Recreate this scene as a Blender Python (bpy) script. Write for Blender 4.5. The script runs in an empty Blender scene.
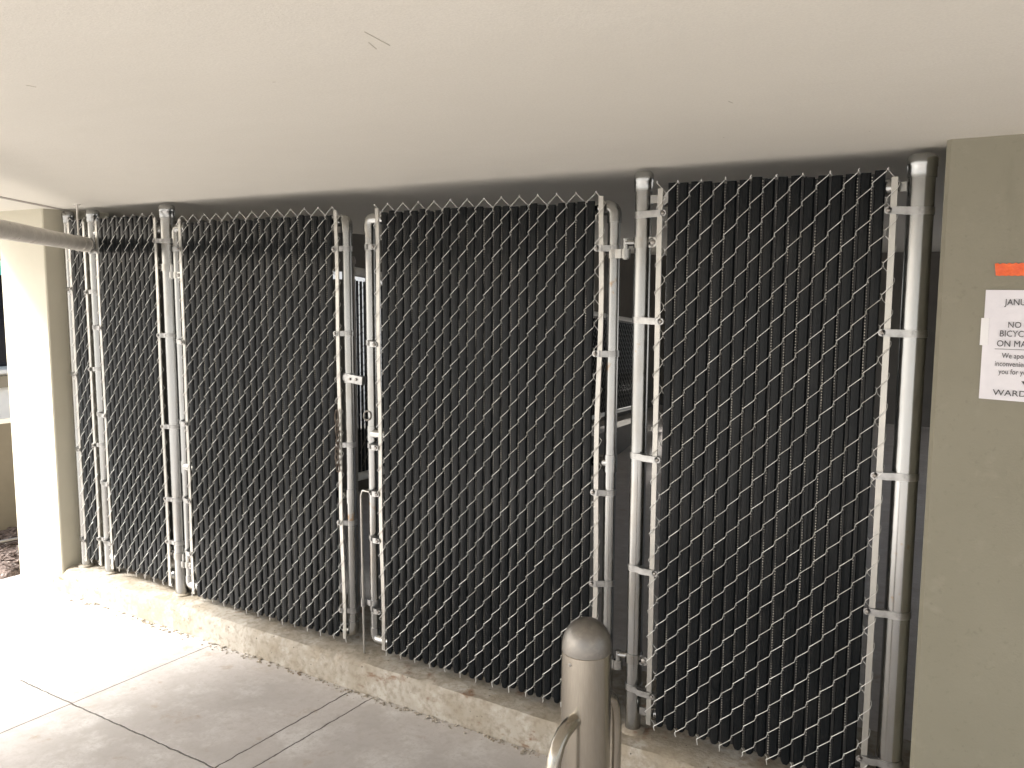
import bpy, math, random
from mathutils import Vector, Matrix
R = math.radians
random.seed(7)
C = bpy.context.scene.collection
scn = bpy.context.scene

# ------------------------------------------------------------------ camera, world, sun, exposure
cam = bpy.data.cameras.new('camera'); cam.sensor_width = 36; cam.lens = 875.17 / 1024 * 36
cam.clip_start = .05; cam.clip_end = 500
camo = bpy.data.objects.new('camera', cam); C.objects.link(camo)
yaw, pit, rol = -0.566367, 0.115712, 0.0039436
fw = Vector((math.sin(yaw) * math.cos(pit), math.cos(yaw) * math.cos(pit), -math.sin(pit)))
r0 = Vector((math.cos(yaw), -math.sin(yaw), 0)); u0 = r0.cross(fw)
r1 = r0 * math.cos(rol) + u0 * math.sin(rol); u1 = -r0 * math.sin(rol) + u0 * math.cos(rol)
m = Matrix((r1, u1, -fw)).transposed().to_4x4(); m.translation = Vector((0, -2.68486, 1.6866))
camo.matrix_world = m
scn.camera = camo

sun_dir = Vector((-.95, -.8, 1.0)).normalized()          # towards the sun
w = bpy.data.worlds.new('World'); scn.world = w; w.use_nodes = True
nt = w.node_tree; bg = nt.nodes['Background']; bg.inputs['Strength'].default_value = .15
sky = nt.nodes.new('ShaderNodeTexSky'); sky.sky_type = 'NISHITA'; sky.sun_disc = False
sky.sun_elevation = math.asin(sun_dir.z); sky.sun_rotation = math.atan2(sun_dir.x, sun_dir.y)
sky.air_density = 1.0; sky.dust_density = 4.0; sky.ozone_density = 1.0
hs = nt.nodes.new('ShaderNodeHueSaturation'); hs.inputs['Saturation'].default_value = .45
nt.links.new(sky.outputs[0], hs.inputs['Color']); nt.links.new(hs.outputs[0], bg.inputs['Color'])
sl = bpy.data.lights.new('sun', 'SUN'); sl.energy = 3.4; sl.angle = R(11); sl.color = (1, .97, .92)
so = bpy.data.objects.new('sun', sl); C.objects.link(so); so.rotation_euler = sun_dir.to_track_quat('Z', 'Y').to_euler()
scn.view_settings.view_transform = 'Standard'; scn.view_settings.look = 'None'
scn.view_settings.exposure = 1.64; scn.view_settings.gamma = 1
scn.render.engine = 'CYCLES'
scn.cycles.max_bounces = 10; scn.cycles.diffuse_bounces = 7; scn.cycles.glossy_bounces = 4

# ------------------------------------------------------------------ materials
def mat(name, col, rough=.6, metal=0., spec=.5, noise=None, bump=None, fn=None):
    """noise = list of (scale, amount, other colour); bump = (scale, strength, distance)"""
    mt = bpy.data.materials.new(name); mt.use_nodes = True
    n = mt.node_tree.nodes; l = mt.node_tree.links; b = n['Principled BSDF']
    b.inputs['Base Color'].default_value = (*col, 1); b.inputs['Roughness'].default_value = rough
    b.inputs['Metallic'].default_value = metal; b.inputs['Specular IOR Level'].default_value = spec
    tc = n.new('ShaderNodeTexCoord'); cur = None
    for (sc, lo, hi, c2, det, st) in (noise or []):
        t = n.new('ShaderNodeTexNoise'); t.inputs['Scale'].default_value = sc; t.inputs['Detail'].default_value = det
        t.inputs['Roughness'].default_value = .66
        if st != 1:
            mp = n.new('ShaderNodeMapping'); mp.inputs['Scale'].default_value = st if isinstance(st, tuple) else (1, 1, st)
            l.new(tc.outputs['Object'], mp.inputs['Vector']); l.new(mp.outputs[0], t.inputs['Vector'])
        else: l.new(tc.outputs['Object'], t.inputs['Vector'])
        mr = n.new('ShaderNodeMapRange'); mr.inputs['From Min'].default_value = lo; mr.inputs['From Max'].default_value = hi
        l.new(t.outputs['Fac'], mr.inputs['Value'])
        mx = n.new('ShaderNodeMix'); mx.data_type = 'RGBA'; mx.clamp_factor = True
        l.new(mr.outputs[0], mx.inputs['Factor'])
        if cur is None: mx.inputs['A'].default_value = (*col, 1)
        else: l.new(cur, mx.inputs['A'])
        mx.inputs['B'].default_value = (*c2, 1); cur = mx.outputs['Result']
    if bump:
        hprev = None
        for (sc, st, dist, det) in (bump if isinstance(bump, list) else [bump]):
            t = n.new('ShaderNodeTexNoise'); t.inputs['Scale'].default_value = sc; t.inputs['Detail'].default_value = det
            l.new(tc.outputs['Object'], t.inputs['Vector'])
            bp = n.new('ShaderNodeBump'); bp.inputs['Strength'].default_value = st; bp.inputs['Distance'].default_value = dist
            l.new(t.outputs['Fac'], bp.inputs['Height'])
            if hprev: l.new(hprev, bp.inputs['Normal'])
            hprev = bp.outputs[0]
        l.new(hprev, b.inputs['Normal'])
    if fn: cur = fn(n, l, b, tc, cur) or cur
    if cur is not None: l.new(cur, b.inputs['Base Color'])
    return mt

def pits(scale, th, depthcol, soft=.04):
    """small dark air holes scattered over a cast surface"""
    def f(n, l, b, tc, cur):
        v = n.new('ShaderNodeTexVoronoi'); v.inputs['Scale'].default_value = scale; v.inputs['Randomness'].default_value = 1
        l.new(tc.outputs['Object'], v.inputs['Vector'])
        sep = n.new('ShaderNodeSeparateColor'); l.new(v.outputs['Color'], sep.inputs[0])
        mu = n.new('ShaderNodeMath'); mu.operation = 'MULTIPLY'; mu.inputs[1].default_value = th
        l.new(sep.outputs[0], mu.inputs[0])
        pw = n.new('ShaderNodeMath'); pw.operation = 'SUBTRACT'; l.new(mu.outputs[0], pw.inputs[0]); l.new(v.outputs['Distance'], pw.inputs[1])
        mr = n.new('ShaderNodeMapRange'); mr.inputs['From Min'].default_value = th * .55; mr.inputs['From Max'].default_value = th * .55 + soft
        l.new(pw.outputs[0], mr.inputs['Value'])
        mx = n.new('ShaderNodeMix'); mx.data_type = 'RGBA'; mx.clamp_factor = True
        l.new(mr.outputs[0], mx.inputs['Factor'])
        if cur is None: mx.inputs['A'].default_value = b.inputs['Base Color'].default_value
        else: l.new(cur, mx.inputs['A'])
        mx.inputs['B'].default_value = (*depthcol, 1)
        return mx.outputs['Result']
    return f

def floor_fn(n, l, b, tc, cur):
    """saw cut joints of the floor, a few millimetres wide and a little ragged; dark air holes"""
    cur = pits(30, .16, (.1, .085, .065))(n, l, b, tc, cur)
    nz = n.new('ShaderNodeTexNoise'); nz.inputs['Scale'].default_value = 22; nz.inputs['Detail'].default_value = 5
    l.new(tc.outputs['Object'], nz.inputs['Vector'])
    sub = n.new('ShaderNodeVectorMath'); sub.operation = 'SUBTRACT'; sub.inputs[1].default_value = (.5, .5, .5)
    l.new(nz.outputs['Color'], sub.inputs[0])
    scv = n.new('ShaderNodeVectorMath'); scv.operation = 'SCALE'; scv.inputs['Scale'].default_value = .016
    l.new(sub.outputs[0], scv.inputs[0])
    add = n.new('ShaderNodeVectorMath'); add.operation = 'ADD'
    l.new(tc.outputs['Object'], add.inputs[0]); l.new(scv.outputs[0], add.inputs[1])
    sx = n.new('ShaderNodeSeparateXYZ'); l.new(add.outputs[0], sx.inputs[0])
    sx0 = n.new('ShaderNodeSeparateXYZ'); l.new(tc.outputs['Object'], sx0.inputs[0])
    # axis, position, half width, range axis lo, hi, ragged
    lines = [('X', -3.28, .003, -9, .2, 0), ('X', -4.07, .003, -9, .2, 0), ('X', -2.415, .0042, -9, .2, 1), ('X', -2.3, .0036, -9, .2, 1),
             ('Y', -.81, .0042, -3.66, -2.42, 1), ('X', -.45, .003, -9, .2, 0), ('Y', -2.6, .003, -9, 9, 0), ('X', 1.2, .003, -9, 0, 0)]
    tot = None
    for ax, pos, hw, lo, hi, rag in lines:
        s = sx if rag else sx0; oth = 'Y' if ax == 'X' else 'X'
        a = n.new('ShaderNodeMath'); a.operation = 'SUBTRACT'; a.inputs[1].default_value = pos; l.new(s.outputs[ax], a.inputs[0])
        ab = n.new('ShaderNodeMath'); ab.operation = 'ABSOLUTE'; l.new(a.outputs[0], ab.inputs[0])
        mr = n.new('ShaderNodeMapRange'); mr.inputs['From Min'].default_value = hw * 1.1; mr.inputs['From Max'].default_value = hw * .3
        l.new(ab.outputs[0], mr.inputs['Value'])
        g1 = n.new('ShaderNodeMath'); g1.operation = 'GREATER_THAN'; g1.inputs[1].default_value = lo; l.new(sx0.outputs[oth], g1.inputs[0])
        g2 = n.new('ShaderNodeMath'); g2.operation = 'LESS_THAN'; g2.inputs[1].default_value = hi; l.new(sx0.outputs[oth], g2.inputs[0])
        p1 = n.new('ShaderNodeMath'); p1.operation = 'MULTIPLY'; l.new(g1.outputs[0], p1.inputs[0]); l.new(g2.outputs[0], p1.inputs[1])
        p2 = n.new('ShaderNodeMath'); p2.operation = 'MULTIPLY'; l.new(mr.outputs[0], p2.inputs[0]); l.new(p1.outputs[0], p2.inputs[1])
        if tot is None: tot = p2.outputs[0]
        else:
            mxm = n.new('ShaderNodeMath'); mxm.operation = 'MAXIMUM'; l.new(tot, mxm.inputs[0]); l.new(p2.outputs[0], mxm.inputs[1]); tot = mxm.outputs[0]
    mx = n.new('ShaderNodeMix'); mx.data_type = 'RGBA'; mx.clamp_factor = True
    l.new(tot, mx.inputs['Factor']); l.new(cur, mx.inputs['A']); mx.inputs['B'].default_value = (.07, .06, .05, 1)
    bp = n.new('ShaderNodeBump'); bp.invert = True; bp.inputs['Strength'].default_value = .6; bp.inputs['Distance'].default_value = .006
    l.new(tot, bp.inputs['Height']); l.new(b.inputs['Normal'].links[0].from_socket, bp.inputs['Normal']); l.new(bp.outputs[0], b.inputs['Normal'])
    return mx.outputs['Result']

M = {}
M['floor'] = mat('floor_concrete', (.5, .47, .45), .55, noise=[(1.6, .42, .66, (.4, .375, .355), 8, 1), (5, .5, .66, (.57, .55, .53), 9, 1), (7.1, .6, .7, (.38, .31, .25), 6, 1), (28, .48, .75, (.4, .37, .34), 5, 1), (90, .52, .72, (.42, .39, .365), 4, 1)],
                 bump=[(3, .25, .01, 6), (120, .25, .0012, 4)], fn=floor_fn)
M['kerb'] = mat('kerb_concrete', (.37, .34, .29), .85, noise=[(2.5, .4, .6, (.28, .24, .18), 6, 1), (9, .5, .68, (.46, .43, .38), 8, 1), (7.5, .58, .66, (.2, .125, .08), 7, (1, 1, 2)), (40, .48, .75, (.22, .185, .14), 5, 1)],
                bump=[(14, .5, .012, 6), (90, .6, .0035, 5)], fn=pits(38, .36, (.09, .075, .055)))
M['ceiling'] = mat('ceiling_plaster', (.76, .73, .665), .8, noise=[(.9, .4, .7, (.72, .69, .625), 5, 1), (5, .5, .8, (.72, .69, .62), 7, (1, 3, 1)), (210, .35, .75, (.68, .65, .59), 2, 1)], bump=[(1.2, .35, .03, 3), (14, .12, .006, 5), (300, .35, .0012, 3)], fn=pits(9, .05, (.3, .27, .23), .012))
M['joint'] = mat('joint_sealant', (.36, .33, .3), .8, noise=[(30, .4, .7, (.28, .25, .22), 4, 1)])
M['scuff'] = mat('plaster_scuff', (.52, .485, .42), .8)
M['olive'] = mat('olive_paint', (.238, .222, .167), .6, noise=[(2, .4, .7, (.218, .203, .15), 5, 1), (14, .58, .8, (.265, .247, .19), 6, 1), (5, .62, .72, (.2, .185, .135), 8, (1, 1, .2)), (55, .6, .75, (.2, .185, .135), 4, 1)], bump=[(5, .2, .006, 4), (180, .3, .0012, 3)])
M['cream'] = mat('cream_paint', (.5, .47, .38), .62, noise=[(2, .4, .7, (.46, .43, .34), 5, 1)], bump=[(5, .2, .006, 4), (180, .3, .0012, 3)])
M['galv'] = mat('galvanised_steel', (.37, .376, .37), .22, 1., noise=[(70, .4, .6, (.37, .37, .36), 3, 1), (7, .5, .75, (.3, .28, .245), 6, (1,1,.4)), (11, .66, .72, (.34, .25, .17), 4, 1)],
                bump=[(200, .08, .0006, 3)])
M['zinc'] = mat('bright_zinc', (.4, .397, .388), .32, .95, noise=[(25, .45, .7, (.26, .257, .25), 4, 1)])
M['wire'] = mat('galvanised_wire', (.66, .655, .63), .42, .35, noise=[(12, .5, .75, (.5, .48, .43), 3, 1)])
M['bar'] = mat('tension_bar_steel', (.42, .41, .38), .34, .9, noise=[(16, .48, .72, (.48, .46, .42), 5, 1)])
M['bolt'] = mat('bolt_steel', (.3, .28, .26), .4, .8)
M['rust'] = mat('rusty_steel', (.11, .085, .068), .75, .3, noise=[(40, .45, .65, (.2, .17, .14), 5, 1)])
M['pipe'] = mat('weathered_pipe', (.68, .65, .6), .6, .0, noise=[(14, .4, .62, (.58, .55, .5), 7, 1), (60, .5, .75, (.54, .51, .47), 4, 1), (9, .64, .72, (.16, .1, .06), 6, 1)], bump=[(60, .3, .002, 5)])
M['steel'] = mat('brushed_stainless', (.4, .368, .315), .26, .95, noise=[(3, .4, .65, (.33, .3, .25), 5, (1, 1, .3)), (120, .4, .7, (.44, .405, .35), 3, (8, 8, .3))], bump=[(40, .04, .001, 3)])
M['steel_dark'] = mat('dull_stainless', (.25, .235, .215), .42, .85, noise=[(6, .4, .65, (.2, .185, .17), 5, 1), (60, .5, .75, (.29, .27, .24), 4, 1)])
M['slat'] = mat('charcoal_slat', (.0062, .0074, .0084), .18, noise=[(20, .45, .75, (.0095, .011, .0122), 4, (3, 3, .25)), (6, .55, .8, (.0155, .016, .016), 5, 1)], bump=[(60, .15, .001, 3)])
M['slat'].node_tree.nodes['Principled BSDF'].inputs['Specular IOR Level'].default_value = .14
M['wing'] = mat('slat_wing', (.006, .006, .006), .6)
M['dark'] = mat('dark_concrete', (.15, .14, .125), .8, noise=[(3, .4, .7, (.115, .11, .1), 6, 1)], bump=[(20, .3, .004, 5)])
M['tan'] = mat('tan_render', (.3, .26, .19), .8, noise=[(3, .4, .7, (.25, .215, .155), 6, 1)], bump=[(20, .3, .004, 5)])
M['white'] = mat('white_paint', (.78, .77, .74), .6, noise=[(3, .4, .7, (.72, .71, .68), 4, 1)])
M['glass'] = mat('dark_window_glass', (.012, .012, .018), .12)
M['teal'] = mat('turquoise_paint', (.1, .45, .42), .6)
M['mulch'] = mat('bark_mulch', (.1, .075, .065), .95, noise=[(60, .4, .6, (.2, .15, .13), 6, 1), (25, .6, .66, (.5, .46, .42), 5, 1)], bump=[(60, 1, .03, 6)])
M['ground'] = mat('outdoor_paving', (.4, .385, .36), .85, noise=[(1.5, .4, .7, (.34, .325, .3), 6, 1)], bump=[(40, .2, .003, 5)])
M['paper'] = mat('printed_paper', (.78, .76, .8), .5, noise=[(10, .4, .7, (.73, .71, .755), 4, 1)], bump=[(12, .25, .004, 3)])
M['ink'] = mat('black_ink', (.05, .05, .055), .5)
M['tape'] = mat('orange_tape', (.85, .14, .03), .4, noise=[(30, .45, .7, (.72, .09, .02), 4, 1)], bump=[(35, .8, .006, 4)])
M['clear'] = mat('clear_tape', (.8, .79, .8), .15)
def glint_dots(n, l, b, tc, cur):
    """light glints painted on the serrated slat edge: pale dots 8 mm apart, broken up by noise"""
    s = n.new('ShaderNodeSeparateXYZ'); l.new(tc.outputs['Object'], s.inputs[0])
    a = n.new('ShaderNodeMath'); a.operation = 'MULTIPLY'; a.inputs[1].default_value = 1 / .0085; l.new(s.outputs['Z'], a.inputs[0])
    f = n.new('ShaderNodeMath'); f.operation = 'FRACT'; l.new(a.outputs[0], f.inputs[0])
    g = n.new('ShaderNodeMath'); g.operation = 'LESS_THAN'; g.inputs[1].default_value = .36; l.new(f.outputs[0], g.inputs[0])
    t = n.new('ShaderNodeTexNoise'); t.inputs['Scale'].default_value = 1; t.inputs['Detail'].default_value = 4
    mp = n.new('ShaderNodeMapping'); mp.inputs['Scale'].default_value = (26, 26, 9); l.new(tc.outputs['Object'], mp.inputs['Vector']); l.new(mp.outputs[0], t.inputs['Vector'])
    mr = n.new('ShaderNodeMapRange'); mr.inputs['From Min'].default_value = .44; mr.inputs['From Max'].default_value = .66; l.new(t.outputs['Fac'], mr.inputs['Value'])
    p = n.new('ShaderNodeMath'); p.operation = 'MULTIPLY'; l.new(g.outputs[0], p.inputs[0]); l.new(mr.outputs[0], p.inputs[1])
    mx = n.new('ShaderNodeMix'); mx.data_type = 'RGBA'; mx.clamp_factor = True; l.new(p.outputs[0], mx.inputs['Factor'])
    mx.inputs['A'].default_value = (.012, .012, .012, 1); mx.inputs['B'].default_value = (.6, .57, .5, 1)
    return mx.outputs['Result']
M['glint'] = mat('slat_edge_glints', (.03, .03, .03), .5, fn=glint_dots)  # pale dots painted in for light catching the serrated edge

# ------------------------------------------------------------------ mesh helpers
class MB:
    def __init__(s): s.v = []; s.f = []; s.mi = []; s.sm = []; s.slot = 0
    def add(s, vs, fs, smooth=False):
        o = len(s.v); s.v += [tuple(v) for v in vs]
        for f in fs: s.f.append([i + o for i in f]); s.mi.append(s.slot); s.sm.append(smooth)
        return s
    def box(s, x0, x1, y0, y1, z0, z1, M4=None):
        vs = [Vector((x, y, z)) for z in (z0, z1) for y in (y0, y1) for x in (x0, x1)]
        if M4 is not None: vs = [M4 @ v for v in vs]
        return s.add(vs, [(0, 2, 3, 1), (4, 5, 7, 6), (0, 1, 5, 4), (2, 6, 7, 3), (0, 4, 6, 2), (1, 3, 7, 5)])
    def cbox(s, x0, x1, y0, y1, z0, z1, c):
        """box with chamfered upright edges"""
        p = [(x0 + c, y0), (x1 - c, y0), (x1, y0 + c), (x1, y1 - c), (x1 - c, y1), (x0 + c, y1), (x0, y1 - c), (x0, y0 + c)]
        vs = [(a, b, z) for z in (z0, z1) for a, b in p]
        return s.add(vs, [tuple(reversed(range(8))), tuple(range(8, 16))] + [(i, (i + 1) % 8, 8 + (i + 1) % 8, 8 + i) for i in range(8)])
    def tube(s, pts, r, n=12, cap=True, flat=1.0, closed=False):
        pts = [Vector(p) for p in pts]; k = len(pts)
        rr = r if isinstance(r, (list, tuple)) else [r] * k
        prev = None; rings = []
        for i, p in enumerate(pts):
            if closed: t = (pts[(i + 1) % k] - pts[i - 1])
            else: t = (pts[min(i + 1, k - 1)] - pts[max(i - 1, 0)])
            t.normalize()
            if prev is None:
                a = Vector((0, 1, 0)) if abs(t.y) < .9 else Vector((1, 0, 0))
                prev = (a - t * a.dot(t)).normalized()
            else:
                prev = (prev - t * prev.dot(t))
                if prev.length < 1e-5: prev = t.orthogonal()
                prev.normalize()
            b = t.cross(prev)
            rings.append([p + prev * (math.cos(2 * math.pi * j / n) * rr[i] * flat) + b * (math.sin(2 * math.pi * j / n) * rr[i]) for j in range(n)])
        vs = [v for rg in rings for v in rg]; fs = []
        for i in range(k if closed else k - 1):
            a = i * n; b2 = ((i + 1) % k) * n
            fs += [(a + j, a + (j + 1) % n, b2 + (j + 1) % n, b2 + j) for j in range(n)]
        s.add(vs, fs, True)
        if cap and not closed:
            o = len(s.v) - len(vs)
            s.f.append([o + j for j in reversed(range(n))]); s.mi.append(s.slot); s.sm.append(False)
            s.f.append([o + (k - 1) * n + j for j in range(n)]); s.mi.append(s.slot); s.sm.append(False)
        return s
    def lathe(s, prof, cx, cy, n=32, M4=None):
        """prof = [(r, z)...]"""
        vs = []
        for r, z in prof:
            for j in range(n):
                v = Vector((cx + r * math.cos(2 * math.pi * j / n), cy + r * math.sin(2 * math.pi * j / n), z))
                vs.append(M4 @ v if M4 is not None else v)
        fs = []
        for i in range(len(prof) - 1):
            a = i * n; b = a + n
            fs += [(a + j, a + (j + 1) % n, b + (j + 1) % n, b + j) for j in range(n)]
        s.add(vs, fs, True)
        return s
    def build(s, name, m, parent=None):
        me = bpy.data.meshes.new(name); me.from_pydata(s.v, [], s.f)
        ms = m if isinstance(m, (list, tuple)) else [m]
        for q in ms: me.materials.append(q)
        me.polygons.foreach_set('material_index', s.mi); me.polygons.foreach_set('use_smooth', s.sm)
        me.update()
        if any(s.sm):
            try: me.set_sharp_from_angle(angle=R(40))
            except Exception: pass
        o = bpy.data.objects.new(name, me); C.objects.link(o)
        if parent: o.parent = parent; o.matrix_parent_inverse = Matrix.Translation(-Vector(parent_loc(parent)))
        return o
def parent_loc(o):
    v = Vector(o.location); 
    while o.parent: o = o.parent
    return v
def tag(o, label=None, cat=None, group=None, kind=None):
    for k, v in (('label', label), ('category', cat), ('group', group), ('kind', kind)):
        if v: o[k] = v
    return o
def thing(name, loc, label, cat, group=None):
    o = bpy.data.objects.new(name, None); C.objects.link(o); o.location = loc; o.empty_display_size = .1
    return tag(o, label, cat, group)

def cyl(mb, x, y, z0, z1, r, n=20):
    return mb.lathe([(0.0001, z0), (r, z0), (r, z1), (0.0001, z1)], x, y, n)

# ------------------------------------------------------------------ setting
CZ = 2.058                                              # underside of the ceiling slab
def grid_sheet(mb, x0, x1, y0, y1, z, nx=1, ny=1, amp=0):
    vs = []
    for j in range(ny + 1):
        for i in range(nx + 1):
            vs.append((x0 + (x1 - x0) * i / nx, y0 + (y1 - y0) * j / ny, z + (random.uniform(-amp, amp) if amp else 0)))
    fs = [(j * (nx + 1) + i, j * (nx + 1) + i + 1, (j + 1) * (nx + 1) + i + 1, (j + 1) * (nx + 1) + i) for j in range(ny) for i in range(nx)]
    return mb.add(vs, fs)
tag(grid_sheet(MB(), -150, 150, -150, 150, -.012).build('ground', M['ground']), kind='structure')
tag(grid_sheet(MB(), -5.02, 8, -5.2, 9, 0).build('floor', M['floor']), kind='structure')
# outdoor paving strip in front of the column runs level with the floor
mm = MB(); mm.box(-5.2, 4.2, -4.5, .6, CZ, CZ + .35); mm.box(-5.2, 1.85, .6, 9.2, CZ, CZ + .35)
mm.slot = 1                                              # a few scuffs in the plaster
for x, y, a_, L in ((-.927, -1.617, 1.79, .04), (-.96, -1.591, 1.98, .02), (-1.715, -1.716, 1.6, .01), (-.6205, -.873, 1.5, .011), (-1.2885, -1.4946, .3, .003), (-.78, -.45, 1.5, .004)):
    mm.box(-L, L, -.0007, .0007, -.0006, .001, Matrix.Translation((x, y, CZ)) @ Matrix.Rotation(a_, 4, 'Z'))
tag(mm.build('ceiling', [M['ceiling'], M['scuff']]), kind='structure')
# sealant joint running obliquely across the ceiling
mm = MB(); a = Vector((-4.62, .13)); b = Vector((-2.9, -2.05)); d = (b - a).normalized(); nn = Vector((-d.y, d.x)) * .017
mm.add([(a.x - nn.x, a.y - nn.y, CZ - .0025), (a.x + nn.x, a.y + nn.y, CZ - .0025), (b.x + nn.x, b.y + nn.y, CZ - .0025), (b.x - nn.x, b.y - nn.y, CZ - .0025),
        (a.x - nn.x, a.y - nn.y, CZ + .01), (a.x + nn.x, a.y + nn.y, CZ + .01), (b.x + nn.x, b.y + nn.y, CZ + .01), (b.x - nn.x, b.y - nn.y, CZ + .01)],
       [(0, 1, 2, 3), (0, 4, 5, 1), (1, 5, 6, 2), (2, 6, 7, 3), (3, 7, 4, 0)])
tag(mm.build('ceiling_joint', M['joint']), kind='structure')
# kerb with a worn, uneven arris
mm = MB(); NX = 420; x0, x1 = -4.63, 1.6
prof = [(-.112, -.01), (-.108, .03), (-.106, .075), (-.104, .108), (-.094, .123), (-.07, .128), (-.02, .13), (.1, .131), (.45, .131), (.46, .0)]
vs = []
import mathutils
for i in range(NX + 1):
    x = x0 + (x1 - x0) * i / NX
    for k, (y, z) in enumerate(prof):
        ny = mathutils.noise.noise(Vector((x * 6, k * .9, 3))) * .004 + mathutils.noise.noise(Vector((x * 28, k * 1.7, 8))) * .0022
        nz = mathutils.noise.noise(Vector((x * 9, k * .8, 13))) * .003 + mathutils.noise.noise(Vector((x * 40, k, 21))) * .0015
        if k in (3, 4): ny += max(0, mathutils.noise.noise(Vector((x * 14, 5, 5))) - .25) * .03; nz -= max(0, mathutils.noise.noise(Vector((x * 14, 5, 5))) - .25) * .03
        vs.append((x, y + ny, z + (nz if z > .02 else 0)))
K = len(prof)
mm.add(vs, [(i * K + k, (i + 1) * K + k, (i + 1) * K + k + 1, i * K + k + 1) for i in range(NX) for k in range(K - 1)], True)
tag(mm.build('kerb', M['kerb']), kind='structure')

# grit that has collected along the foot of the kerb
mm = MB(); rg_ = random.Random(5)
for k in range(520):
    x = rg_.uniform(-4.4, -.35); y = -.113 - abs(rg_.gauss(0, .02)); q = rg_.uniform(.0015, .005) * (1.5 if rg_.random() < .1 else 1)
    t = Matrix.Translation((x, y, q * .35)) @ Matrix.Rotation(rg_.uniform(0, 3), 4, 'Z') @ Matrix.Rotation(rg_.uniform(-.5, .5), 4, 'X')
    vs = [t @ Vector((q * a * rg_.uniform(.6, 1.2), q * b * rg_.uniform(.6, 1.2), q * c * rg_.uniform(.5, .8))) for c in (-1, 1) for b in (-1, 1) for a in (-1, 1)]
    mm.add(vs, [(0, 2, 3, 1), (4, 5, 7, 6), (0, 1, 5, 4), (2, 6, 7, 3), (0, 4, 6, 2), (1, 3, 7, 5)])
tag(mm.build('grit', M['kerb']), 'loose concrete grit along the foot of the kerb', 'grit', kind='stuff')
# columns
c = MB().cbox(-4.98, -4.54, -.1, .28, -.02, CZ + .01, .006).build('concrete_column', M['cream'])
tag(c, 'pale square concrete column left of the fence, in bright daylight', 'column')
c = MB().cbox(-.30, 1.6, -.12, .5, -.02, CZ + .01, .012).build('concrete_column', M['olive'])
tag(c, 'wide olive painted concrete column that carries the paper notice', 'column')

# the room behind the fence
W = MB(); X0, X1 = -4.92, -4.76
W.box(X0, X1, .285, 2.1, 0, CZ); W.box(X0, X1, 3.35, 3.9, 0, CZ); W.box(X0, X1, 6.6, 8.6, 0, CZ); W.box(X0, X1, 3.9, 6.6, 0, .95); W.box(X0, X1, 3.9, 6.6, 1.95, CZ); W.box(X0, X1, 2.1, 2.5, 0, 1.705); W.box(X0, X1, 2.5, 3.35, 0, .5); W.box(X0, X1, 2.1, 3.35, 1.765, CZ)  # farther opening is added, out of view, to light the guard rail
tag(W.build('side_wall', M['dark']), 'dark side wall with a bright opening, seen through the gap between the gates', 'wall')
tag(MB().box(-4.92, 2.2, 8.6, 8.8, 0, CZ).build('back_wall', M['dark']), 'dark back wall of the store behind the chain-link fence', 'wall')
tag(MB().box(1.6, 1.8, .5, 2.2, 0, CZ).box(1.6, 1.8, 7.6, 8.6, 0, CZ).box(1.6, 1.8, 2.2, 7.6, 0, .5).build('partition_wall', M['dark']), 'dark partition wall behind the olive column', 'wall')  # unseen wall, its wide opening added to let daylight into the room
# sloped retaining wall that carries the guard rail down the ramp
gx = lambda y: -2.73 - .2155 * (y - .3)
gz = lambda y: .79 - .0791 * (y - .3)                    # bottom rail
def slab_along(mb, ys, off0, off1, zlo, zhi):
    vs = []
    for y in ys:
        for z, o in ((zlo, off0), (zlo, off1), (zhi, off1), (zhi, off0)):
            vs.append((gx(y) + o, y, z(y) if callable(z) else z))
    n = len(ys)
    fs = [(0, 1, 2, 3), tuple((n - 1) * 4 + i for i in (3, 2, 1, 0))]
    for i in range(n - 1):
        for k in range(4): fs.append((i * 4 + k, (i + 1) * 4 + k, (i + 1) * 4 + (k + 1) % 4, i * 4 + (k + 1) % 4))
    return mb.add(vs, fs)
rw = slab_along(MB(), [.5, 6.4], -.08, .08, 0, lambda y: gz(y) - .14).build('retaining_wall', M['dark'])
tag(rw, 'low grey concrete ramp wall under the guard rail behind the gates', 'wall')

# outdoors at the far left
mm = MB(); NXm, NYm = 40, 60; vs = []
for j in range(NYm + 1):
    for i in range(NXm + 1):
        x = -6.0 + .97 * i / NXm; y = -.17 + 3.4 * j / NYm
        e = min(i, NXm - i, j, NYm - j); h = .0 if e == 0 else .02 + .02 * mathutils.noise.noise(Vector((x * 18, y * 18, 0))) + .018 * mathutils.noise.noise(Vector((x * 60, y * 60, 4)))
        vs.append((x, y, h - (.014 if e == 0 else 0)))
mm.add(vs, [(j * (NXm + 1) + i, j * (NXm + 1) + i + 1, (j + 1) * (NXm + 1) + i + 1, (j + 1) * (NXm + 1) + i) for j in range(NYm) for i in range(NXm)])
for k in range(900):
    x = random.uniform(-5.97, -5.06); y = random.uniform(-.13, 3.1); a = random.uniform(0, 3.14); L = random.uniform(.01, .035); q = random.uniform(.004, .012)
    mm.box(-L, L, -q, q, 0, .006, Matrix.Translation((x, y, .03)) @ Matrix.Rotation(a, 4, 'Z') @ Matrix.Rotation(random.uniform(-.5, .5), 4, 'Y'))
tag(mm.build('mulch', M['mulch']), 'brown bark mulch bed beyond the pale column', 'mulch', kind='stuff')
mm = MB(); mm.tube([(-5.62, -.2, .06), (-5.5, .4, .055), (-5.45, 1.2, .06), (-5.4, 2.6, .055)], .012, 8)
tag(mm.build('hose', M['bolt']), 'thin dark irrigation hose lying on the mulch bed', 'hose')
mm = MB(); mm.box(-6.2, -6.0, -.35, 3.4, -.02, .73)
tag(mm.build('low_wall', M['tan']), 'low tan wall at the back of the mulch bed', 'wall')
bl = thing('building', (-10, 2, 0), 'white building with a dark window beyond the low tan wall', 'building')
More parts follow.
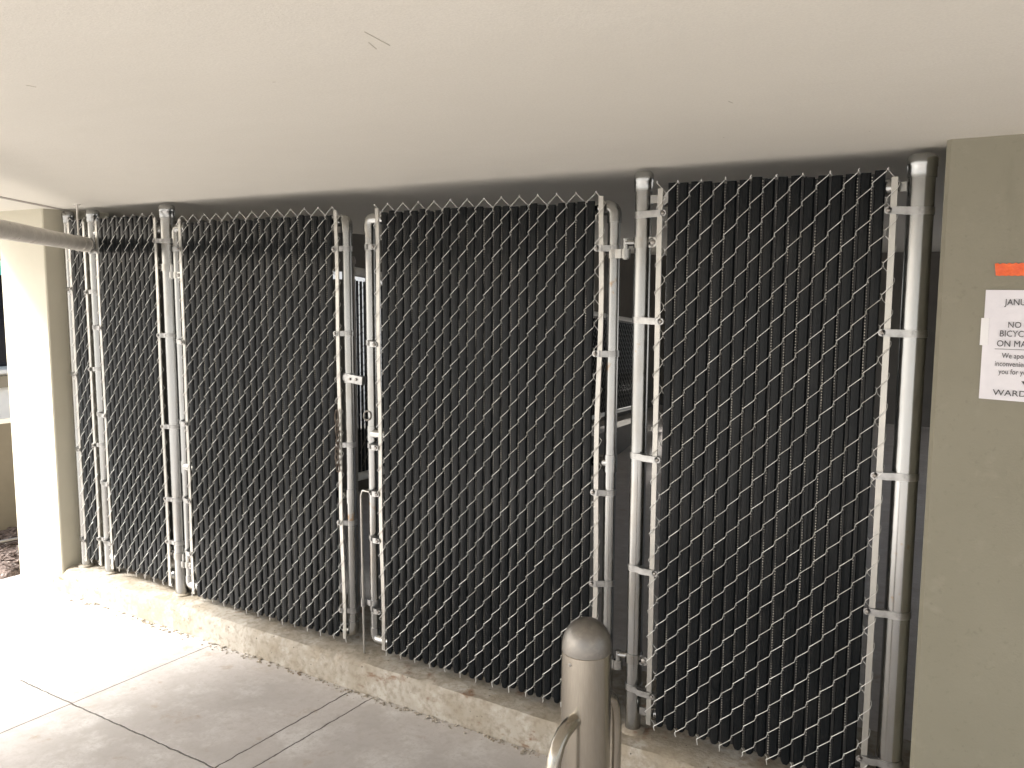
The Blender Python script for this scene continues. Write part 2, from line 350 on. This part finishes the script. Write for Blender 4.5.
W = MB(); W.box(-9.6, -9.0, .9, 8, -.02, .76); W.box(-9.6, -9.0, .9, 8, 2.6, 3.1); W.box(-9.6, -9.0, .9, 1.4, .76, 2.6); W.box(-9.6, -9.0, 6.5, 8, .76, 2.6)
W.build('wall', M['white'], bl)
wn = MB().box(-9.45, -9.35, 1.4, 6.5, .76, 2.6).build('window', M['glass'], bl)
MB().box(-9.3, -8.93, 1.3, 6.6, .762, .80).build('sill', M['white'], wn)
MB().box(-9.33, -8.99, 1.4, 6.5, 1.74, 1.88).build('window_band', M['teal'], wn)
MB().box(-8.998, -8.95, 1.3, 6.6, .62, .735).build('trim', M['tan'], bl)

# ------------------------------------------------------------------ chain link parts
P = .0888                                                # height of one diamond
YF = -.035                                               # plane of the fabric
def picket(x0, x1, zb, zt, k, yf, yb, jit, z_ref, P):
    """one spiral of the chain-link: front strands climb to the right, back strands return"""
    ph = (k % 2) * P / 2
    z0 = (z_ref if z_ref is not None else zb) + ph
    pts = []; z = z0 - (P if ph else 0); xm = (x0 + x1) / 2; ym = (yf + yb) / 2; e = -.0006
    seq = [(x0 - e, ym, 0), (x0 - e + .0012, yf, .0075), (x1 + e - .0012, yf, .0372), (x1 + e, ym, P / 2), (x1 + e - .001, yb, .052), (x0 - e + .001, yb, P - .007)]
    while z < zt + P:
        for x, y, dz in seq:
            pts.append(Vector((x + random.uniform(-1, 1) * jit, y, z + dz + random.uniform(-1, 1) * jit)))
        z += P
    return pts
def clip(pts, zb, zt):
    out = []
    for i in range(len(pts) - 1):
        a, b = pts[i], pts[i + 1]
        if b.z < zb or a.z > zt: continue
        if not out:
            if a.z < zb: a = a.lerp(b, (zb - a.z) / (b.z - a.z))
            out.append(a)
        if b.z > zt: out.append(a.lerp(b, (zt - a.z) / (b.z - a.z))); break
        out.append(b)
    return out
def fabric(parent, xa, xb, zb, zt, slat_top, slat_bot, y=YF, seed=0, flip=0, n=None):
    """xa, xb = centres of the two tension bars; the bars thread the outer pickets, slats fill the others"""
    n = n or max(2, round((xb - xa) / .0378)); wd = (xb - xa) / n
    half = round(2 * (zt - zb) / P); pz = 2 * (zt - zb) / half
    mb = MB(); rnd = random.Random(seed)
    for k in range(n + 1):
        x0 = xa - wd / 2 + k * wd; x1 = x0 + wd
        if k == 0: x0 = xa - .0125
        if k == n: x1 = xb + .0125
        pts = picket(x0, x1, zb, zt, k + flip, y - .0085, y + .0085, .0006, zb, pz)
        pts = [Vector((p.x, p.y, p.z)) for p in pts]
        # first strand starts at a knuckle at the bottom edge, last ends at one at the top
        c = clip(pts, zb + rnd.uniform(0, .001), zt + .0005)
        if len(c) > 2: mb.tube(c, .00122, 5)
    # twisted barbs
    for k in range(n + 2):
        xk = xa - wd / 2 + k * wd
        if k == 0: xk = xa - .0125
        if k == n + 1: xk = xb + .0125
        if (k + flip) % 2 == 0:
            L = rnd.uniform(.010, .018); dx = rnd.uniform(-.004, .004)
            mb.tube([(xk - .0015, y, zb + .004), (xk + .0012, y - .002, zb - L * .4), (xk + dx, y + .001, zb - L)], .0016, 5)
        top_k = (k + half + flip) % 2
        if top_k == 0:
            L = rnd.uniform(.001, .006); dx = rnd.uniform(-.003, .003)
            mb.tube([(xk + .001, y, zt - .004), (xk - .001, y - .002, zt + L * .4), (xk + dx, y, zt + L)], .0016, 5)
    mb.build('wire_mesh', M['wire'], parent)
    sb = MB()
    for k in range(1, n):
        x0 = xa - wd / 2 + k * wd; xc = x0 + wd / 2
        yaw_ = rnd.gauss(0, .02); h = .0152 * rnd.uniform(.94, 1.04); tz = slat_top + rnd.uniform(-.007, .004); bz = slat_bot + rnd.uniform(-.006, .006)
        NZ = 22; ph = rnd.uniform(0, 9)
        prof = [(-h, .0015), (-h * .74, -.0042), (-h * .2, -.0052), (h * .2, -.0052), (h * .74, -.0042), (h, .0015), (h * .6, .005), (-h * .6, .005)]
        vs = []; fs = []
        zs = [bz, bz + .006, bz + .014] + [bz + .014 + (tz - bz - .014) * i / NZ for i in range(1, NZ + 1)]
        for i, z in enumerate(zs):
            s_ = (.55, .85, 1.0)[i] if i < 3 else 1.0
            tw = yaw_ + .02 * mathutils.noise.noise(Vector((ph, z * 2.2, k)))
            ox = .0011 * mathutils.noise.noise(Vector((k * 3.1, z * 1.7, ph)))
            for px, py in prof:
                px *= s_
                vs.append((xc + ox + px * math.cos(tw) - py * math.sin(tw), y + px * math.sin(tw) + py * math.cos(tw), z))
        nz = len(zs)
        for i in range(nz - 1):
            for j in range(8): fs.append((i * 8 + j, i * 8 + (j + 1) % 8, (i + 1) * 8 + (j + 1) % 8, (i + 1) * 8 + j))
        fs.append(tuple(reversed(range(8)))); fs.append(tuple((nz - 1) * 8 + j for j in range(8)))
        sb.slot = 0; sb.add(vs, fs)
        # wing closing the gap to the next slat, with glints painted on its serrated edge
        sb.slot = 1; xw = x0 + wd
        if k < n - 1:
            yo = y + .0042
            sb.add([(xw - .011, yo, bz + .01), (xw + .011, yo, bz + .01), (xw + .011, yo, tz - .004), (xw - .011, yo, tz - .004),
                    (xw - .011, yo + .0012, bz + .01), (xw + .011, yo + .0012, bz + .01), (xw + .011, yo + .0012, tz - .004), (xw - .011, yo + .0012, tz - .004)],
                   [(0, 1, 2, 3), (7, 6, 5, 4), (0, 3, 7, 4), (1, 5, 6, 2), (0, 4, 5, 1), (3, 2, 6, 7)])
            sb.slot = 2; q = rnd.choice((-.0028, -.0022, .002, -.0025))
            sb.add([(xw + q - .0014, yo - .0016, bz + .01), (xw + q + .0014, yo - .0016, bz + .01), (xw + q + .0014, yo - .0016, tz - .01), (xw + q - .0014, yo - .0016, tz - .01),
                    (xw + q - .0014, yo - .0002, bz + .01), (xw + q + .0014, yo - .0002, bz + .01), (xw + q + .0014, yo - .0002, tz - .01), (xw + q - .0014, yo - .0002, tz - .01)],
                   [(0, 1, 2, 3), (7, 6, 5, 4), (0, 3, 7, 4), (1, 5, 6, 2)])
    sb.build('slat_panel', [M['slat'], M['wing'], M['glint']], parent)
def tension_bar(parent, x, zb, zt, y=YF, wv=.0015, seed=1):
    mb = MB(); vs = []; n = 24; rnd = random.Random(seed)
    for i in range(n + 1):
        z = zb + (zt - zb) * i / n; ox = wv * mathutils.noise.noise(Vector((seed * 5.1, z * 1.6, 0))) * 3
        for px, py in ((-.0085, -.0028), (.0085, -.0028), (.0085, .0028), (-.0085, .0028)): vs.append((x + ox + px, y + py, z))
    fs = [(0, 3, 2, 1), tuple(n * 4 + j for j in range(4))]
    for i in range(n):
        for j in range(4): fs.append((i * 4 + j, i * 4 + (j + 1) % 4, (i + 1) * 4 + (j + 1) % 4, (i + 1) * 4 + j))
    return mb.add(vs, fs).build('tension_bar', M['bar'], parent)
def post(parent, x, r, z0=.1, top=2.045, name='post'):
    p = MB(); p.lathe([(r, z0), (r, top - .02)], x, 0, 32); o = p.build(name, M['galv'], parent)
    cp = MB(); cr = r + .003
    cp.lathe([(cr, top - .062), (cr, top - .035), (cr + .0012, top - .033), (cr + .0012, top - .012), (cr * .95, top - .004), (cr * .75, top + .001), (.0001, top + .004)], x, 0, 32)
    cp.lathe([(r, top - .062), (cr, top - .062)], x, 0, 32)
    cp.build('post_cap', M['galv'], o)
    return o
def footing(parent, x, r):
    f = MB(); f.lathe([(r + .016, .125), (r + .013, .137), (r + .004, .142), (r - .002, .143)], x, 0, 28)
    return f.build('footing', M['kerb'], parent)
_band = {}
def band(parent, x, r, z, xt, tilt=0., h=.021, y=YF, nm='tension_band'):
    """flat strap round a pipe; its two ears run to xt at the fabric and are bolted there"""
    s = 1 if xt > x else -1; L = abs(xt - x)
    mb = MB(); ro = r + .0025
    n = 26; ring = []
    # C-shaped strap, opening towards the fabric
    a0 = math.atan2(y - .0, s * L * 1.0)
    mb.lathe([(r, -h / 2), (ro, -h / 2), (ro, h / 2), (r, h / 2)], 0, 0, 28)
    Mr = Matrix.Rotation(tilt * -s, 4, 'Y')
    yo = y - .0075
    # front ear: from the tangent of the pipe (front) to the bar, then past it with a round end
    xs = [0, s * r * .75, s * (r + .006), s * L]
    ys = [-ro, -ro * .92, min(yo, -ro * .6), yo]
    if r < .03: ys = [-ro, min(-ro, yo * .75), yo, yo]
    vs = []
    for xx, yy in zip(xs, ys):
        for dy, dz in ((-.0012, -h / 2), (-.0012, h / 2), (.0014, h / 2), (.0014, -h / 2)): vs.append(Mr @ Vector((xx, yy + dy, dz)))
    fs = [(0, 1, 2, 3), (15, 14, 13, 12)]
    for i in range(3):
        for j in range(4): fs.append((i * 4 + j, (i + 1) * 4 + j, (i + 1) * 4 + (j + 1) % 4, i * 4 + (j + 1) % 4))
    mb.add(vs, fs)
    # round end
    RE = Mr @ Matrix.Translation((s * L, yo, 0)) @ Matrix.Rotation(math.pi / 2, 4, 'X')
    mb.lathe([(.0001, -.0013), (h / 2, -.0013), (h / 2, .0012), (.0001, .0012)], 0, 0, 18, RE)
    # back ear
    mb.box(s * r * .4 if s > 0 else -L, L if s > 0 else -r * .4, y + .008, y + .0105, -h / 2, h / 2, Mr)
    me = mb.build(nm, M['zinc'], parent)
    me.location = (x, 0, z)
    bb = MB(); RB = Mr @ Matrix.Translation((s * L, yo - .0012, 0)) @ Matrix.Rotation(math.pi / 2, 4, 'X')
    bb.lathe([(.006, 0), (.006, .002), (.0045, .0048), (.0001, .0058)], 0, 0, 14, RB)
    bb.tube([Mr @ Vector((s * L, yo, 0)), Mr @ Vector((s * L, y + .02, 0))], .0028, 8)
    bo = bb.build('bolt', M['bolt'], me)
    bo.matrix_parent_inverse = Matrix.Identity(4)
    return me
def hinge(parent, post_x, post_r, stile_x, stile_r, z, up=1):
    """collar with pin on the post, collar with barrel on the gate stile"""
    s = 1 if stile_x > post_x else -1
    mid = (post_x + s * post_r + stile_x - s * stile_r) / 2
    hb = MB(); H = .034
    ro = post_r + .0035
    hb.lathe([(post_r, -H / 2), (ro, -H / 2), (ro, H / 2), (post_r, H / 2)], 0, 0, 28)
    # bolted ear opposite the gate
    RE = Matrix.Translation((-s * (post_r + .014), -post_r * .45, 0)) @ Matrix.Rotation(math.pi / 2, 4, 'X')
    xx = sorted((-s * post_r * .8, -s * (post_r + .016)))
    hb.box(xx[0], xx[1], -post_r * .45 - .002, -post_r * .45 + .002, -H / 2, H / 2)
    hb.lathe([(.0001, .002), (H / 2, .002), (H / 2, -.002), (.0001, -.002)], 0, 0, 18, RE)
    hb.tube([(s * post_r * .8, -.004, 0), (mid - post_x, -.012, 0)], .011, 12)
    hb.tube([(mid - post_x, -.012, .014), (mid - post_x, -.012, -.055)], .010, 14)
    o = hb.build('hinge', M['galv'], parent); o.location = (post_x, 0, z)
    bb = MB(); bb.lathe([(.009, .002), (.008, .006), (.0001, .008)], 0, 0, 14, RE)
    b = bb.build('bolt', M['bolt'], o); b.matrix_parent_inverse = Matrix.Identity(4)
    return s, mid
def gate_hinge(parent, stile_x, r, mid, z, s):
    hb = MB(); H = .03; ro = r + .004
    hb.lathe([(r, -H / 2), (ro, -H / 2), (ro, H / 2), (r, H / 2)], 0, 0, 26)
    hb.box(*sorted((s * r * .6, s * (r + .016))), -.020, -.016, -H / 2, H / 2)
    hb.box(*sorted((-s * r * .6, mid - stile_x)), -.021, -.006, -H / 2, H / 2)
    hb.lathe([(.0102, -H / 2), (.0165, -H / 2), (.0165, H / 2), (.0102, H / 2)], mid - stile_x, -.012, 18)
    o = hb.build('hinge', M['galv'], parent); o.location = (stile_x, 0, z)
    RE = Matrix.Translation((s * (r + .006), -.0205, 0)) @ Matrix.Rotation(math.pi / 2, 4, 'X')
    bb = MB(); bb.lathe([(.009, 0), (.0075, .005), (.0001, .007)], 0, 0, 14, RE)
    b = bb.build('bolt', M['bolt'], o); b.matrix_parent_inverse = Matrix.Identity(4)
    return o
def rail(parent, x0, x1, z, r=.021, y=0.0, cups=True, name='rail'):
    o = MB().tube([(x0, y, z), (x1, y, z)], r, 20).build(name, M['galv'], parent)
    if cups:
        for xe, s in ((x0, 1), (x1, -1)):
            RE = Matrix.Translation((xe, y, z)) @ Matrix.Rotation(math.pi / 2 * s, 4, 'Y')
            c_ = MB().lathe([(.0001, -.006), (.018, -.003), (.0245, .004), (.0255, .03), (.021, .03)], 0, 0, 22, RE)
            c_.build('rail_end', M['galv'], o)
            # flat tab that is bolted to the post strap
            t = MB().box(*sorted((xe - s * .03, xe + s * .004)), y - .014, y - .009, z - .013, z + .013); t.build('rail_tab', M['galv'], o)
    return o

# ------------------------------------------------------------------ left fixed fence: three posts, a narrow and a wider panel
FT, FB = 2.004, .185
fl = thing('chain_link_fence', (-4.06, 0, .13), 'fixed chain-link fence length with black slats beside the pale column, three steel posts', 'fence', None)
XA, XB_, XC = -4.474, -4.255, -3.655
for x, r in ((XA, .0275), (XB_, .0285), (XC, .033)): post(fl, x, r); footing(fl, x, r)
XC_R = .033
fabric(fl, -4.417, -4.283, FB, FT, 1.996, FB + .01, seed=1)
fabric(fl, -4.175, -3.702, FB, FT, 1.996, FB + .01, seed=2)
tension_bar(fl, -4.417, .175, 1.985, seed=1); tension_bar(fl, -4.283, .175, 1.985, seed=2)
tension_bar(fl, -4.175, .175, 1.985, seed=3); tension_bar(fl, -3.702, .175, 1.985, seed=4)
rail(fl, XA + .03, XB_ - .03, 1.93); rail(fl, XB_ + .03, XC - .035, 1.93); rail(fl, XB_ + .03, XC - .035, .225)
for z in (1.642, 1.193, .789, .289): band(fl, XA, .0275, z, -4.417, random.uniform(-.05, .05))
for z in (1.63, 1.23, .83, .32): band(fl, XB_, .0285, z, -4.287, random.uniform(-.05, .05))
for z in (1.833, 1.447, .995, .633, .311): band(fl, XB_, .0285, z, -4.172, random.uniform(-.06, .06))
for z in (1.875, 1.426, .982, .62, .402): band(fl, XC, .033, z, -3.704, random.uniform(-.05, .05))
SG1 = -3.587; SR = .0215
s1, mid1 = hinge(fl, XC, .033, SG1, SR, 1.75); hinge(fl, XC, .033, SG1, SR, .335)

# ------------------------------------------------------------------ right fixed fence
fr = thing('chain_link_fence', (-.79, 0, .13), 'fixed chain-link fence panel with black slats between the gates and the olive column', 'fence', None)
XD, XE = -1.2, -.37
post(fr, XD, .0275); footing(fr, XD, .0275); post(fr, XE, .0355, top=2.04); footing(fr, XE, .0355)
fabric(fr, -1.126, -.433, FB - .004, FT, 1.999, FB + .004, seed=3, flip=1)
tension_bar(fr, -1.126, .185, 1.985, wv=.0008, seed=5); tension_bar(fr, -.433, .12, 1.98, wv=.0005, seed=6)
rail(fr, XD + .06, XE - .065, 1.955); rail(fr, XD + .06, XE - .065, .215)
for z in (1.906, 1.564, 1.109, .721, .293): band(fr, XD, .0275, z, -1.113, random.uniform(-.03, .03))
for z in (1.886, 1.548, 1.141, .733, .276): band(fr, XE, .0355, z, -.445, random.uniform(-.03, .06))
SG2 = -1.305
s2, mid2 = hinge(fr, XD, .0275, SG2, SR, 1.818); hinge(fr, XD, .0275, SG2, SR, .397)
# loose brace strap sticking up at the top corner
bs = MB(); Mx = Matrix.Translation((-1.105, -.03, 1.955)) @ Matrix.Rotation(R(-38), 4, 'Y')
bs.box(-.028, .03, -.003, .003, -.012, .012, Mx); bs.build('brace_strap', M['zinc'], fr)

# ------------------------------------------------------------------ gates
def gate(xl, xr, bl_, br_, label, seed, zb=.194, zt=1.935):
    g = thing('chain_link_gate', ((xl + xr) / 2, 0, .13), label, 'gate', 'swing gates of the chain-link fence')
    MB().tube([(xl, 0, zb + .02), (xl, 0, zt - .02)], SR, 24).build('stile', M['galv'], g)
    MB().tube([(xr, 0, zb + .02), (xr, 0, zt - .02)], SR, 24).build('stile', M['galv'], g)
    for z in (zt, 1.07 if seed == 12 else .79, zb):
        MB().tube([(xl + .03, 0, z), (xr - .03, 0, z)], SR - .001, 20).build('rail', M['galv'], g)
    for x, s in ((xl, 1), (xr, -1)):
        for z, t in ((zt, -1), (zb, 1)):
            e = MB(); q = SR + .003
            pts = [(x, 0, z + t * .05)] + [(x + s * .02 * (1 - math.cos(a)), 0, z + t * .02 * (1 - math.sin(a))) for a in (0.0, .4, .8, 1.2, math.pi / 2)] + [(x + s * .055, 0, z)]
            e.tube(pts, q, 20).build('elbow', M['galv'], g)
        zm = 1.07 if seed == 12 else .79
        e = MB(); e.tube([(x, 0, zm - .03), (x, 0, zm + .03)], SR + .003, 20); e.tube([(x, 0, zm), (x + s * .06, 0, zm)], SR + .003, 18)
        e.build('tee_fitting', M['galv'], g)
    fabric(g, bl_, br_, .166, .166 + 1.82, 1.957, .168, seed=seed, flip=1 if seed == 12 else 0, n=26 if seed == 12 else 25)
    tension_bar(g, bl_, .17, 1.972, wv=.004, seed=seed); tension_bar(g, br_, .17, 1.972, wv=.005, seed=seed + 1)
    return g
g1 = gate(SG1, -2.508, -3.519, -2.532, 'left slatted chain-link gate with a rusty chain hanging on its right stile', 10)
for z in (1.836, 1.402, 1.01, .635, .37): band(g1, SG1, SR, z, -3.523, random.uniform(-.05, .05))
for z in (1.82, 1.475, 1.01, .677, .293): band(g1, -2.508, SR, z, -2.542, random.uniform(-.06, .06))
for z in (1.75, .335): gate_hinge(g1, SG1, SR, mid1, z - .036, 1)
g2 = gate(-2.382, SG2, -2.314, -1.337, 'right slatted chain-link gate behind the bollard, with a drop rod on its left stile', 12)
for z in (1.824, 1.442, 1.02, .827, .633, .33): band(g2, -2.382, SR, z, -2.328, random.uniform(-.08, .08))
for z in (1.80, 1.447, .967, .645): band(g2, SG2, SR, z, -1.348, random.uniform(-.05, .05))
for z in (1.818, .397): gate_hinge(g2, SG2, SR, mid2, z - .036, -1)
# fork latch on the left gate
lt = MB(); lt.lathe([(SR, 1.272), (SR + .004, 1.272), (SR + .004, 1.31), (SR, 1.31)], -2.508, 0, 24)
Mx = Matrix.Translation((-2.46, -.024, 1.289)) @ Matrix.Rotation(R(5), 4, 'Y')
lt.box(-.034, .046, -.003, .003, -.017, .017, Mx); lt.box(-.06, -.034, -.0035, .0035, -.011, .011, Mx); lt.box(.018, .046, .003, .02, -.017, .017, Mx)
lto = lt.build('latch', M['zinc'], g1)
MB().box(-2.552, -2.53, -.028, -.022, 1.273, 1.308).build('latch_ear', M['zinc'], lto)
bb = MB()
for x in (-2.479, -2.445, -2.542): bb.lathe([(.006, 0), (.005, .004), (.0001, .005)], 0, 0, 12, Matrix.Translation((x, -.0285, 1.289)) @ Matrix.Rotation(math.pi / 2, 4, 'X'))
bb.build('bolt', M['bolt'], lto)
# drop rod with guide on the right gate
dr = MB(); dr.tube([(-2.378, -.03, .83), (-2.412, -.034, .832), (-2.422, -.034, .81), (-2.42, -.034, .5), (-2.418, -.034, .132)], .0052, 10)
dr.build('drop_rod', M['bar'], g2)
gd = MB(); gd.lathe([(SR, .34), (SR + .003, .34), (SR + .003, .366), (SR, .366)], -2.382, 0, 22); gd.box(-2.432, -2.385, -.028, -.024, .342, .366); gd.lathe([(.006, .336), (.0105, .336), (.0105, .372), (.006, .372)], -2.419, -.034, 14)
gd.build('rod_guide', M['zinc'], g2)
rg = MB(); Mx = Matrix.Translation((-2.39, -.024, 1.145)) @ Matrix.Rotation(R(80), 4, 'X')
rg.tube([Mx @ Vector((.019 * math.cos(a * math.pi / 8), .019 * math.sin(a * math.pi / 8), 0)) for a in range(16)], .0035, 8, closed=True)
rg.build('latch_ring', M['steel_dark'], g2)

# rusty chain hanging from the left gate's stile
ch = MB(); zc = 1.155; xch = -2.538
loop = [(xch + .009 * math.cos(t), -.047, zc - .03 + .034 * math.sin(t)) for t in [i * math.pi / 8 for i in range(16)]]
ch.tube(loop, .0028, 7, closed=True)
zc -= .078
for i in range(8):
    pts = []
    for t in range(14):
        a = t * 2 * math.pi / 14; lx = .0085 * math.cos(a); lz = .016 * math.sin(a)
        pts.append((xch + (lx if i % 2 else 0) + .004 * math.sin(i), -.047 + (0 if i % 2 else lx), zc - i * .0235 + lz))
    ch.tube(pts, .0026, 6, closed=True)
ch.build('chain', M['rust'])
tag(bpy.data.objects['chain'], 'short rusty chain hanging down beside the left gate stile', 'chain')

# ------------------------------------------------------------------ guard rail behind the gates
gr = thing('guard_rail', (gx(.3), .3, 0), 'chain-link guard rail running down the ramp behind the two gates', 'guard rail')
def along(y, dz): return (gx(y), y, gz(y) + dz)
MB().tube([along(.26, .94), along(6.3, .94)], .021, 14).build('top_rail', M['white'], gr)
MB().tube([along(.26, 0), along(6.3, 0)], .019, 14).build('bottom_rail', M['white'], gr)
for y in (.26, 2.1, 4.2, 6.29):
    pm = MB(); xg = gx(y); zt_ = gz(y) + .97
    pm.lathe([(.011, 0), (.011, zt_), (.0165, zt_ + .004), (.0165, zt_ + .02), (.011, zt_ + .034), (.0001, zt_ + .038)], xg, y, 18)
    pm.build('post', M['bolt'] if y < 1 else M['galv'], gr)
fm = MB(); y = .29
while y < 6.2:
    x = gx(y); z0 = gz(y) + .02; z1 = gz(y) + .9; q = .0135
    fm.add([(x - .002, y, z0), (x + .002, y + .001, z0), (x + .002, y + q, z0), (x - .002, y + q - .001, z0), (x - .002, y, z1), (x + .002, y + .001, z1), (x + .002, y + q, z1), (x - .002, y + q - .001, z1)],
           [(0, 3, 2, 1), (4, 5, 6, 7), (0, 1, 5, 4), (2, 3, 7, 6), (1, 2, 6, 5), (0, 4, 7, 3)]); y += .032
fm.build('slat_panel', M['slat'], gr)
wm = MB(); y = .29; k = 0
while y < 6.2:
    pts = []; z = gz(y) + .02 + (P / 2 if k % 2 else 0)
    while z < gz(y) + .9:
        pts += [(gx(y) + .008, y, z), (gx(y + .038) + .008, y + .038, z + .045), (gx(y) - .008, y + .001, z + P - .001)]; z += P
    wm.tube(pts, .0012, 4); y += .0385; k += 1
wm.build('wire_mesh', M['galv'], gr)

# ------------------------------------------------------------------ pipe on the left
d = Vector((.7267, -.687, 0)); B = Vector((XB_ + .01, -.05, 1.868))
pp = thing('steel_pipe', B, 'thick weathered steel pipe running from the fence post top towards the viewer at left', 'pipe')
pts = [B, B + d * .5, B + d * 1.1, B + d * 2.0] + [B + d * (2.0 + .09 * math.sin(a)) + Vector((0, 0, .09 * (1 - math.cos(a)))) for a in (.4, .8, 1.2, math.pi / 2)] + [B + d * 2.09 + Vector((0, 0, .195))]
MB().tube(pts, .0352, 28).build('pipe_run', M['pipe'], pp)
MB().tube([B - d * .002, B + d * .035], .0385, 28).build('coupling', M['pipe'], pp)
for t in (.16, 1.6):
    q = B + d * t; h = MB()
    Mx = Matrix.Translation(q) @ d.to_track_quat('Z', 'Y').to_matrix().to_4x4()
    h.lathe([(.0355, -.009), (.038, -.009), (.038, .009), (.0355, .009)], 0, 0, 26, Mx)
    h.tube([q + Vector((0, 0, .04)), q + Vector((0, 0, CZ - q.z + .002))], .0045, 8)
    h.lathe([(.0001, CZ - .006), (.016, CZ - .006), (.018, CZ + .001)], q.x, q.y, 14)
    h.build('hanger', M['rust' if t > .5 else 'pipe'], pp)

# ------------------------------------------------------------------ bollard
bx, by = -.886, -.967
bo = thing('bollard', (bx, by, 0), 'round stainless steel bollard with a domed cap and two looped side arms', 'bollard')
MB().lathe([(.0571, 0), (.0571, .8475), (.0562, .8485)], bx, by, 48).build('post', M['steel'], bo)
dome = [(.0562, .8488), (.0572, .8496)] + [(.0572 * math.cos(a) ** .9, .858 + .066 * math.sin(a)) for a in [i * math.pi / 24 for i in range(0, 12)]] + [(.0001, .924)]
MB().lathe(dome, bx, by, 48).build('cap', M['steel_dark'], bo)
MB().lathe([(.12, .0), (.12, .006), (.116, .009), (.0572, .009)], bx, by, 40).build('base_plate', M['steel'], bo)
for s in (-1, 1):
    pth = [(0, .045, .703), (0, .075, .703), (0, .105, .697), (0, .131, .68), (0, .148, .652), (0, .156, .615), (0, .158, .57), (0, .158, .3), (0, .153, .255), (0, .138, .222), (0, .112, .203), (0, .08, .196), (0, .045, .196)]
    MB().tube([(bx, by + s * y, z) for _, y, z in pth], .0165, 20).build('arm', M['steel'], bo)
sc = MB(); v = Vector((bx - .899 + .886, by - .057, .83)); sc.lathe([(.0045, 0), (.004, .002), (.0001, .003)], 0, 0, 12, Matrix.Translation((bx - .013, by - .0555, .831)) @ Matrix.Rotation(math.pi / 2, 4, 'X'))
sc.build('screw', M['bolt'], bo)

# ------------------------------------------------------------------ notice and tape
NY = -.1216
nt_ = thing('notice', (-.08, NY, 1.39), 'white printed paper notice taped to the olive column', 'notice')
mm = MB(); n = 16; vs = []
for j in range(n + 1):
    for i in range(n + 1):
        u, v = i / n, j / n
        x = -.187 + .216 * u + .0 * v; z = 1.391 + .281 * v - .004 * u * (1 - v)
        b = .0012 + .0015 * (mathutils.noise.noise(Vector((u * 3, v * 3, 2))) + .5) * (1 if 0 < i < n else .3)
        b += .0012 * (1 - v) ** 5 + .003 * u ** 6
        vs.append((x, NY - b, z))
mm.add(vs, [(j * (n + 1) + i, j * (n + 1) + i + 1, (j + 1) * (n + 1) + i + 1, (j + 1) * (n + 1) + i) for j in range(n) for i in range(n)], True)
mm.build('paper', M['paper'], nt_)
def text(s, x, z, size, wide=1.0, bold=0.0, name='lettering'):
    cu = bpy.data.curves.new('text', 'FONT'); cu.body = s; cu.size = size; cu.offset = bold; cu.extrude = .0002; cu.resolution_u = 3
    to = bpy.data.objects.new('text', cu); C.objects.link(to)
    bpy.context.view_layer.update()
    me = bpy.data.meshes.new_from_object(to.evaluated_get(bpy.context.evaluated_depsgraph_get()))
    bpy.data.objects.remove(to)
    me.transform(Matrix.Translation((x, NY - .0052, z)) @ Matrix.Rotation(math.pi / 2, 4, 'X') @ Matrix.Diagonal((wide, 1, 1, 1)))
    me.materials.clear(); me.materials.append(M['ink'])
    o = bpy.data.objects.new(name, me); C.objects.link(o); o.parent = nt_; o.matrix_parent_inverse = Matrix.Translation(-Vector(nt_.location))
# left edge positions read from the photograph at the paper's own plane
text('JANUARY', -.142, 1.634, .0225, .87)
text('NO M', -.133, 1.577, .0215, .9)
text('BICYCLE', -.150, 1.554, .0225, .86)
text('ON MAR', -.155, 1.5285, .0225, .9)
text('We apologize', -.141, 1.499, .019, .78)
text('inconvenience', -.156, 1.478, .019, .78)
text('you for your', -.146, 1.458, .019, .78)
text('WARD', -.156, 1.4025, .0215, 1.16)
lg = MB().box(-.158, .005, NY - .0054, NY - .0048, 1.5212, 1.5222); lg.build('rule', M['ink'], nt_)
lg = MB(); lg.add([(-.094, NY - .0056, 1.442), (-.066, NY - .0056, 1.442), (-.08, NY - .0056, 1.424), (-.094, NY - .0050, 1.442), (-.066, NY - .0050, 1.442), (-.08, NY - .0050, 1.424)], [(0, 2, 1), (3, 4, 5), (0, 1, 4, 3), (1, 2, 5, 4), (2, 0, 3, 5)])
lg.build('emblem', M['ink'], nt_)
MB().box(-.193, -.1745, NY - .0036, NY - .0006, 1.53, 1.60).build('clear_tape', M['clear'], nt_)
mm = MB(); n = 30; vs = []
for i in range(n + 1):
    u = i / n; x = -.169 + .15 * u
    rag = .0015 * math.sin(i * 2.3)
    for j, z in enumerate((1.708 + rag * .5, 1.7235, 1.7385 + .002 * u + rag)):
        cr = .0025 * abs(mathutils.noise.noise(Vector((i * .6, j * 1.3, 7))))
        vs.append((x - (.002 * (j - 1) if i == 0 else 0), NY - .001 - cr, z))
mm.add(vs, [(i * 3 + j, (i + 1) * 3 + j, (i + 1) * 3 + j + 1, i * 3 + j + 1) for i in range(n) for j in range(2)], True)
tag(mm.build('adhesive_tape', M['tape']), 'strip of orange tape stuck on the column above the paper notice', 'tape')
